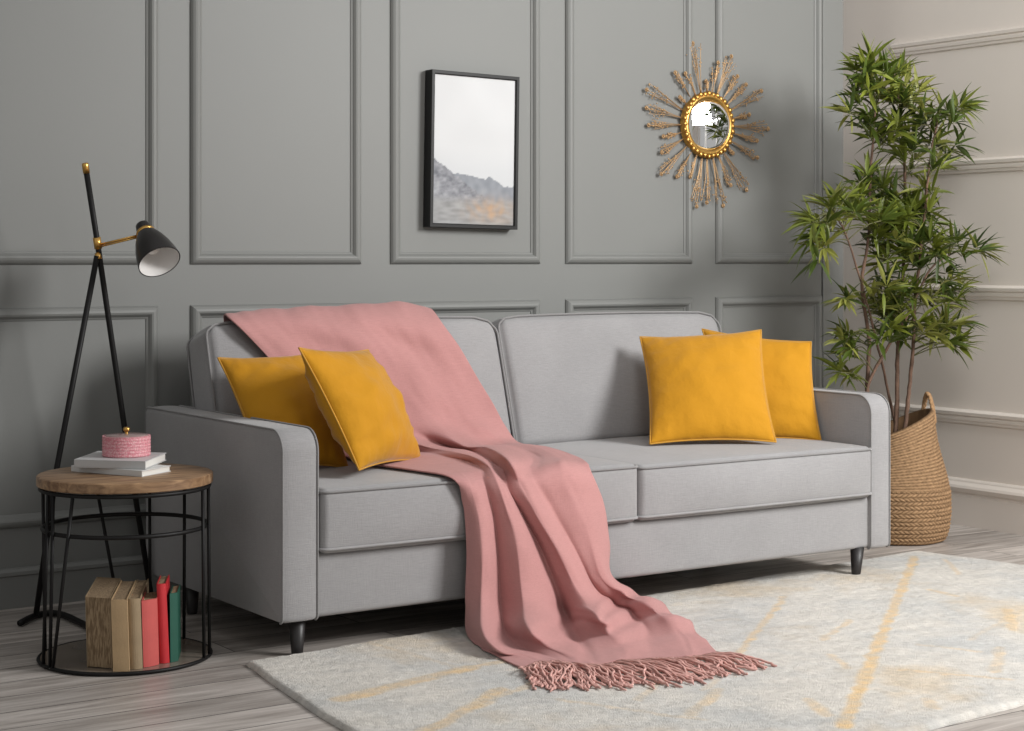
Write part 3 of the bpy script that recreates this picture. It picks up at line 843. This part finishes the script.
# ------------------------------------------------------------------ floor lamp
LJ = P(97.5, 243, Y=5.0); LT = P(85, 163, Y=4.97)
lamp = thing('floor_lamp', 'black floor lamp with crossed legs, brass joint and bell shade behind the table', 'lamp', (1.90, 5.0, 0))
dirB = (LJ-LT).normalized()
BF = P(152.5, 590, Y=5.03); BF.z = .012
bm = bmesh.new(); tip = LT + dirB*.030
add_tube(bm, [tip, LJ, P(125, 431, Y=5.015), BF], .0085, 12); obj('pole', bm, M['black'], lamp)
bm = bmesh.new(); add_tube(bm, [LT, LT+dirB*.004, tip], [.0080, .0100, .0100], 14); obj('pole_tip', bm, M['brass'], lamp, label='brass cap on the pole')
AF = P(36, 615, Z=.016)
bm = bmesh.new(); add_tube(bm, [P(97, 256, Y=4.995), P(65.8, 420, Y=5.02), P(57, 467, Y=5.027), AF], .0085, 12); obj('leg', bm, M['black'], lamp)
fpts = cat_rom([P(20, 623, Z=.012), P(38, 615, Z=.012), P(60, 614, Z=.012), P(87, 626, Z=.012), P(100, 634, Z=.012)], 6)
bm = bmesh.new(); add_tube(bm, fpts, .0095, 10); obj('foot', bm, M['black'], lamp)
fp2 = cat_rom([P(100, 634, Z=.012), P(125, 618, Z=.012), BF+V((-.03, -.06, 0)), BF], 6)
bm = bmesh.new(); add_tube(bm, fp2, .0095, 10); obj('foot', bm, M['black'], lamp)
# joint
bm = bmesh.new(); add_tube(bm, [LJ - dirB*.017, LJ + dirB*.017], .0115, 14); add_tube(bm, [LJ+V((0, 0, -.030)), LJ+V((.002, -.006, -.048))], .009, 10)
obj('joint', bm, M['brass'], lamp, label='brass clamp')
SN = P(142, 234, Y=4.93)
bm = bmesh.new(); add_tube(bm, [LJ+V((.008, -.006, -.004)), SN+V((.0, .004, -.002))], .0034, 10)
add_tube(bm, [LJ+V((.008, -.010, -.010)), SN+V((-.004, .0, -.008))], .0024, 8); obj('arm', bm, M['brass'], lamp, label='brass arm')
ax = (P(162, 264, Y=4.84) - P(147, 232, Y=4.93)); 
ax = ax.normalized()
S0 = P(144, 229, Y=4.935)
zq = ax.to_track_quat('Z', 'Y').to_matrix().to_4x4(); Mx = Matrix.Translation(S0) @ zq
sp = [(0, -.024), (.012, -.023), (.020, -.016), (.0225, -.004), (.0225, .010), (.026, .016), (.033, .028), (.044, .052), (.054, .082), (.0605, .112), (.0635, .135)]
bm = bmesh.new(); add_lathe(bm, sp + [(.0615, .135), (.0605, .1345)], 48, Mx)
sh = obj('lamp_shade', bm, M['black_shade'], lamp); subsurf_angle(sh, 60)
bm = bmesh.new(); add_lathe(bm, [(.0612, .1338), (.0585, .112), (.052, .082), (.042, .052), (.030, .030), (0, .024)], 48, Mx)
obj('shade_lining', bm, M['shade_white'], sh, label='white enamel lining', recalc=False)
bm = bmesh.new(); add_lathe(bm, [(.0225, .008), (.0275, .010), (.0285, .016), (.0275, .022), (.0255, .020)], 40, Mx); obj('collar', bm, M['brass'], sh, label='brass collar')
bm = bmesh.new(); add_lathe(bm, [(0, .028), (.010, .030), (.012, .045), (.020, .062), (.022, .076), (.016, .090), (0, .097)], 24, Mx)
obj('bulb', bm, mat('frosted_bulb', (.8, .78, .76), .3), lamp)

# ------------------------------------------------------------------ framed picture
pc = V((3.371, YB-.0, 1.434)); PWd, PHt, PD = .366, .545, .050
RotP = Matrix.Translation(pc) @ Matrix.Rotation(math.radians(.95), 4, 'Y')
pic = thing('framed_picture', 'black framed misty mountain landscape print hanging on the grey wall', 'picture', pc)
bm = bmesh.new(); fw = .014
w2, h2 = PWd/2, PHt/2
rws = []
for sx, sz in ((-1, -1), (1, -1), (1, 1), (-1, 1)):
    rws.append([bm.verts.new(RotP @ V((sx*(w2-i), -d, sz*(h2-i)))) for i, d in ((0, .004), (0, PD-.001), (.001, PD), (fw-.003, PD), (fw, PD-.003), (fw, PD-.014), (fw, .004))])
for k in range(4):
    A, B = rws[k], rws[(k+1) % 4]
    for i in range(7): bm.faces.new((A[i], A[(i+1) % 7], B[(i+1) % 7], B[i]))
obj('frame', bm, M['frame'], pic, smooth=False)
bm = bmesh.new(); nx, nz = 90, 135; g2 = []
for j in range(nz+1):
    g2.append([bm.verts.new(RotP @ V(((i/nx-.5)*(PWd-2*fw+.002), -(PD-.008), (j/nz-.5)*(PHt-2*fw+.002)))) for i in range(nx+1)])
for j in range(nz):
    for i in range(nx): bm.faces.new((g2[j][i], g2[j][i+1], g2[j+1][i+1], g2[j+1][i]))
add_box(bm, (-w2+fw, -.018, -h2+fw), (w2-fw, -.005, h2-fw), mtx=RotP)
pr = obj('print', bm, M['print'], pic, smooth=False, recalc=False)
def pcol(co, i):
    k = i
    if k >= (nx+1)*(nz+1): return (.6, .6, .6)
    u, v = (k % (nx+1))/nx, (k//(nx+1))/nz
    n = lambda s, z=0: noise.noise(V((u*s, v*s*1.4, z)))
    c = V((.60, .605, .61)) + V((1, 1, 1))*.025*n(3, 1)
    c = c.lerp(V((.52, .535, .55)), max(0, min(1, (.52-v)/.15))*.5)
    r1 = .33 - .10*(u-.45) + .05*noise.noise(V((u*5, 0, 3))) + .018*noise.noise(V((u*18, 0, 3)))      # far ridge
    if v < r1: c = V((.25, .265, .29)) + V((1, 1, 1))*(.06*n(14, 4) + .10*(r1-v))
    r2 = .445 - .42*u + .03*noise.noise(V((u*7, 0, 8))) + .015*noise.noise(V((u*24, 0, 8)))            # near slope
    if v < r2: c = V((.23, .235, .255)) + V((1, 1, 1))*(.10*noise.fractal(V((u*9+v*12, v*22-u*6, 6)), .8, 2, 4)*1.3 + .25*min(.5, r2-v))
    if v < .20: c = c.lerp(V((.30, .30, .295)) + V((1, 1, 1))*.10*noise.noise(V((u*8, v*50, 2))), min(1, (.20-v)/.06)*.8)
    w = math.exp(-((u-.72)/.26)**2 - ((v-.10)/.075)**2)*(.7+.9*n(16, 9)); c = c.lerp(V((.50, .32, .19)), max(0, min(1, w))*.75)
    return c
set_tint(pr, pcol)

# ------------------------------------------------------------------ sunburst mirror
mc = V((4.457, YB, 1.572))
mir = thing('sunburst_mirror', 'round wall mirror with gold beaded rim and bronze wire flower rays', 'mirror', mc)
MM = Matrix.Translation(mc) @ Matrix.Rotation(PI/2, 4, 'X')      # local z points to the room (-Y)
bm = bmesh.new(); add_lathe(bm, [(.126, .008), (.127, .020), (.122, .030), (.112, .036), (.103, .034), (.097, .026), (.095, .016), (.095, .008)], 64, MM)
for k in range(36):
    a = 2*PI*k/36; add_sphere(bm, MM @ V(((.119+.003*(k % 2))*math.cos(a), (.119+.003*(k % 2))*math.sin(a), .031)), .0095, 8, 6, (1.0, .8, 1.15))
obj('frame', bm, M['gold'], mir)
bm = bmesh.new(); add_lathe(bm, [(0, .026)] + [(.0955*k/10, .026-.003*(k/10)**2) for k in range(1, 11)] + [(.0955, .018), (.0955, .008), (0, .008)], 64, MM)
bmesh.ops.transform(bm, matrix=Matrix.Translation(mc+V((0, -.022, 0))) @ Matrix.Rotation(-math.radians(13), 4, 'Z') @ Matrix.Translation(-mc+V((0, .022, 0))), verts=bm.verts[:])
obj('mirror_glass', bm, M['mirror'], mir)
NR = 28
random.seed(21)
for k in range(NR):
    a = 2*PI*(k+.2*random.random())/NR; L = random.choice([.17, .22, .26, .30]) if k % 2 else random.choice([.25, .285, .32])
    bm = bmesh.new()
    for s in (-1, -.5, 0, .5, 1):
        da = s*.045 + random.gauss(0, .010); LL = L*(1-.10*abs(s)*random.random())
        w0 = random.uniform(.010, .020); w1 = random.uniform(.012, .024)
        pth = [MM @ V((r*math.cos(a+da*(r-.12)/.10), r*math.sin(a+da*(r-.12)/.10), z)) for r, z in ((.122, w0), ((.12+LL)/2, (w0+w1)/2+.003), (LL, w1))]
        add_tube(bm, cat_rom(pth, 4), .0012, 5)
        for _ in range(8):      # seed-like beads along the wire
            f = random.uniform(.45, 1); r = .122+(LL-.122)*f; ww = w0+(w1-w0)*f
            dd = da*(r-.12)/.10 + random.gauss(0, .02)
            add_sphere(bm, MM @ V((r*math.cos(a+dd), r*math.sin(a+dd), ww)), random.uniform(.0022, .0036), 6, 4)
        e = pth[-1]
        if s == 0:
            for q in range(6):
                b = 2*PI*q/6; rad = V((math.cos(a), 0, math.sin(a))); tan = V((-math.sin(a), 0, math.cos(a)))
                add_sphere(bm, e + rad*.006*math.cos(b) + tan*.006*math.sin(b), .0036, 6, 4)
            add_sphere(bm, e+V((0, -.004, 0)), .005, 6, 4)
    obj('ray', bm, M['goldwire'], mir)

# ------------------------------------------------------------------ basket
random.seed(5)
BK = P(897, 539, Z=0); BKX, BKY = BK.x, BK.y
bk = thing('woven_basket', 'braided seagrass basket with a slanted rim and loop handles behind the right arm', 'basket', (BKX, BKY, 0))
bprof = [(.0, .160), (.012, .174), (.05, .186), (.11, .193), (.18, .192), (.23, .184), (.28, .171), (.33, .157), (.38, .145), (.44, .136), (.50, .131)]
def brad(z):
    for (z0, r0), (z1, r1) in zip(bprof, bprof[1:]):
        if z <= z1: t = (z-z0)/(z1-z0); return r0+(r1-r0)*t
    return bprof[-1][1]
rdir = math.atan2(RT[1], RT[0])
def rimz(a): return .425 + .060*math.cos(a-rdir)
SEG, LV = 440, 200; bm = bmesh.new(); gr = []; htab = []
for j in range(LV+1):
    row = []
    for i in range(SEG):
        a = 2*PI*i/SEG; zt = rimz(a); t = j/LV; z = .003+(zt-.003)*t
        zr = z if z < .2 else .2+(z-.2)*(.26/(zt-.2))*1.0
        zr = min(.5, zr)
        if z < .20:                      # chunky diagonal braid below
            ph = z/.0150; rw = math.floor(ph); f = ph-rw
            st = a*66/(2*PI) + (1.0 if rw % 2 else -1.0)*(f-.5) + .5*(rw % 2); cf_ = st-math.floor(st)
            h = math.sqrt(max(0, 1-(2*cf_-1)**2))*math.sqrt(max(0, 1-(2*f-1)**2)); amp = .0070
        else:                            # finer wrapped rows above
            ph = (zr-.20)/.0120; rw = math.floor(ph); f = ph-rw
            st = a*84/(2*PI) + .8*(f-.5) + .37*rw; cf_ = st-math.floor(st)
            h = math.sqrt(max(0, 1-(2*f-1)**2))*(.72+.28*math.sqrt(max(0, 1-(2*cf_-1)**2))); h = h*.85; amp = .0055
        h += .12*noise.noise(V((a*20, z*140, 1)))
        r = brad(z) + amp*h + .004*noise.noise(V((math.cos(a)*2, math.sin(a)*2, z*6)))
        row.append(bm.verts.new((BKX+r*math.cos(a), BKY+r*math.sin(a), z))); htab.append(h)
    gr.append(row)
# rim lip and inside
for dr, dz in ((-.006, .006), (-.014, .0), (-.016, -.05), (-.016, -.10)):
    row = []
    for i in range(SEG):
        a = 2*PI*i/SEG; z = rimz(a)+dz; r = brad(rimz(a))+dr; row.append(bm.verts.new((BKX+r*math.cos(a), BKY+r*math.sin(a), z))); htab.append(.25)
    gr.append(row)
for A, B in zip(gr, gr[1:]):
    for i in range(SEG): bm.faces.new((A[i], A[(i+1) % SEG], B[(i+1) % SEG], B[i]))
bm.faces.new(gr[0][::-1])
bo = obj('body', bm, M['jute'], bk)
def jcol(co, i):
    h = max(0, min(1, htab[i]*1.15 if i < len(htab) else .5)); n = noise.noise(V((co.x*70, co.y*70, co.z*160)))
    c = V((.075, .038, .018)).lerp(V((.345, .215, .115)), h); return c*(1+.35*n)
set_tint(bo, jcol)
for sgn in (1, -1):
    ac = rdir + (0 if sgn == 1 else PI) + .25; hp = []
    for k in range(13):
        t = k/12; a = ac + (t-.5)*.75; z = rimz(a) - .045 + .105*math.sin(PI*t)**.8; r = brad(.46)+.004-.012*math.sin(PI*t)
        hp.append(V((BKX+r*math.cos(a), BKY+r*math.sin(a), z)))
    bm = bmesh.new()
    for ph in (0, 1, 2):
        q = cat_rom(hp, 5); q = [p + V((math.cos(i*.55+ph*2.09), math.sin(i*.55+ph*2.09)*.6, math.sin(i*.55+ph*2.09)))*.0045 for i, p in enumerate(q)]
        add_tube(bm, q, .0058, 7)
    o = obj('handle', bm, M['jute'], bk); set_tint(o, lambda co, i: V((.36, .22, .115))*(1+.4*noise.noise(co*120)))

# ------------------------------------------------------------------ plant
random.seed(11)
pl = thing('houseplant', 'tall leafy green plant with thin brown stems rising from the woven basket', 'plant', (BKX, BKY, .30))
bm = bmesh.new(); 
soil = [(0, .345), (.05, .350), (.10, .343), (.128, .335), (.128, .30), (0, .30)]
add_lathe(bm, soil, 32, place((BKX, BKY, 0))); obj('soil', bm, M['soil'], pl)
def px3(x, y, dy=0):
    p = P(x, y, Y=BKY+dy)
    if p.x > 5.30: p = P(x, y, X=5.30)
    return p
stems = [([(895, 446), (897, 400), (898, 350), (903, 270), (905, 200), (903, 130), (893, 70)], [0, .0, .02, .03, .0, -.02, -.02], .0095),
         ([(903, 446), (908, 400), (913, 350), (915, 300), (922, 240), (930, 160), (938, 120)], [-.04, -.05, -.05, -.08, -.12, -.14, -.15], .0085),
         ([(884, 446), (868, 395), (869, 340), (862, 285), (868, 240), (871, 170), (875, 110)], [.03, .0, .0, -.02, -.02, .0, .0], .009),
         ([(888, 444), (867, 395), (885, 352), (905, 320), (930, 270), (950, 255)], [.0, -.02, -.04, -.08, -.12, -.16], .0075),
         ([(900, 444), (890, 400), (880, 355), (866, 300), (848, 240), (835, 215)], [.05, .04, .0, -.06, -.10, -.12], .006)]
SP = []
for q, dy, r in stems:
    p3 = cat_rom([px3(x, y, d) for (x, y), d in zip(q, dy)], 8); p3[0].z = .335
    p3 = [p + V((random.gauss(0, .0008), random.gauss(0, .0008), 0)) for p in p3]
    n = len(p3); rr = [r*(1-.6*k/n)*(1.12 if k % 7 == 0 else 1) for k in range(n)]
    bm = bmesh.new(); add_tube(bm, p3, rr, 9); obj('stem', bm, M['bark'], pl); SP += p3[6:]
blobs = [(874, 80, 20, 20, 18, 0), (902, 88, 20, 18, 14, 0), (866, 110, 16, 24, 11, 0), (890, 125, 24, 26, 14, 0), (915, 125, 24, 24, 11, -.08), (948, 112, 17, 14, 9, -.14), (936, 145, 20, 20, 8, -.12),
         (945, 165, 18, 8, 4, -.12), (905, 160, 18, 14, 6, 0),
         (890, 200, 20, 24, 12, .02), (912, 232, 20, 20, 10, -.04), (895, 225, 22, 22, 10, -.02), (868, 185, 12, 14, 6, 0), (848, 205, 22, 16, 12, -.08), (826, 215, 18, 14, 8, -.10), (820, 245, 13, 20, 7, -.10), (880, 215, 20, 20, 9, 0), (905, 210, 18, 20, 8, 0), (925, 205, 14, 16, 4, -.1),
         (890, 255, 22, 22, 11, -.04), (918, 255, 24, 18, 13, -.10), (950, 250, 18, 10, 8, -.15), (975, 252, 8, 6, 3, -.2),
         (905, 295, 26, 22, 15, -.06), (876, 300, 14, 20, 9, -.02), (940, 290, 22, 18, 10, -.14), (850, 300, 14, 6, 3, -.1), (856, 345, 16, 20, 9, -.05), (895, 330, 22, 18, 15, -.05), (930, 335, 24, 16, 12, -.10), (955, 335, 12, 14, 5, -.14), (848, 372, 10, 8, 4, -.06)]
leaf = bmesh.new(); tints = []; twig = bmesh.new()
def add_leaf(p, d, L, W, tint):
    d = d.normalized(); side = d.cross(V((0, 0, 1)));
    side = side.normalized() if side.length > .05 else V((1, 0, 0))
    side = (side + V((random.gauss(0, .5), random.gauss(0, .5), random.gauss(0, .5)))).normalized(); side = (side - d*side.dot(d)).normalized()
    up = side.cross(d); prev = None; cur = p.copy(); dd = d.copy(); wd = (0, .75, 1, .8, .45, 0); n = 5
    droop = random.uniform(.15, .55)
    for k in range(n+1):
        w = W*wd[k]/2
        if k in (0, n): vs = [leaf.verts.new(cur)]
        else: vs = [leaf.verts.new(cur - side*w + up*w*.35), leaf.verts.new(cur), leaf.verts.new(cur + side*w + up*w*.35)]
        tints.extend([tint*(.9 if len(vs) == 3 and q == 1 else 1.05) for q in range(len(vs))])
        if prev is not None:
            if len(prev) == 1: leaf.faces.new((prev[0], vs[0], vs[1])); leaf.faces.new((prev[0], vs[1], vs[2]))
            elif len(vs) == 1: leaf.faces.new((prev[0], vs[0], prev[1])); leaf.faces.new((prev[1], vs[0], prev[2]))
            else: leaf.faces.new((prev[0], vs[0], vs[1], prev[1])); leaf.faces.new((prev[1], vs[1], vs[2], prev[2]))
        prev = vs; dd = (dd + V((0, 0, -droop/n*1.6))).normalized(); cur = cur + dd*(L/n)
greens = [V((.115, .145, .018)), V((.075, .110, .014)), V((.165, .195, .026)), V((.24, .25, .055)), V((.052, .082, .012))]
for cx, cy, rx, ry, n, dy in blobs:
    for _ in range(n):
        a = random.uniform(0, 2*PI); rr = math.sqrt(random.random())
        x, y = cx+rx*rr*math.cos(a), cy+ry*rr*math.sin(a)
        c = px3(x, y, dy+random.gauss(0, .07))
        c.x = min(c.x, 5.25)
        near = min(SP, key=lambda s: (s-c).length + .5*max(0, s.z-c.z+.03))
        out = (c - near); out.z += .04
        out = out.normalized() if out.length > .01 else V((0, -1, .3))
        mid = near.lerp(c, .5) + V((0, 0, .015))
        if (c-near).length < .28: add_tube(twig, cat_rom([near, mid, c], 3), .0022, 5)
        g0 = random.choice(greens)
        if cy < 110: g0 = random.choice(greens[:4])*1.15
        for q in range(random.randint(8, 11)):
            d = out*.75 + V((random.gauss(0, .62), random.gauss(0, .62), random.gauss(.10, .42)))
            L = random.uniform(.075, .130); W = random.uniform(.012, .019)
            pe = c + d.normalized()*L
            if pe.x > 5.36: continue
            add_leaf(c + d.normalized()*.004, d, L, W, g0*random.uniform(.75, 1.3))
fo = obj('foliage', leaf, M['leaf'], pl, recalc=False); set_tint(fo, lambda co, i: tints[i])
obj('twigs', twig, mat('green_brown_twig', (.10, .10, .035), .7), pl)

# ------------------------------------------------------------------ light
def area(name, loc, target, sx, sy, power, col=(1, 1, 1)):
    L = bpy.data.lights.new(name, 'AREA'); L.shape = 'RECTANGLE'; L.size = sx; L.size_y = sy; L.energy = power; L.color = col
    o = bpy.data.objects.new(name, L); C.objects.link(o); o.location = loc
    o.rotation_euler = (V(target)-V(loc)).to_track_quat('-Z', 'Y').to_euler(); return o
area('softbox', (4.95, 1.05, 2.5), (3.05, 4.5, .7), 1.3, 1.3, 205, (1, .995, .985))
fl_ = area('fill_lamp', (1.8, .8, 3.4), (5.2, 5.2, 1.9), 1.3, 1.3, 17, (1, .985, .965)); fl_.data.spread = math.radians(75)
w = bpy.data.worlds.new('world'); bpy.context.scene.world = w; w.use_nodes = True
w.node_tree.nodes['Background'].inputs[0].default_value = (1, .99, .975, 1); w.node_tree.nodes['Background'].inputs[1].default_value = .41
s = bpy.context.scene
s.view_settings.view_transform = 'Standard'; s.view_settings.look = 'None'; s.view_settings.gamma = 1; s.view_settings.exposure = 0
s.view_settings.use_curve_mapping = False
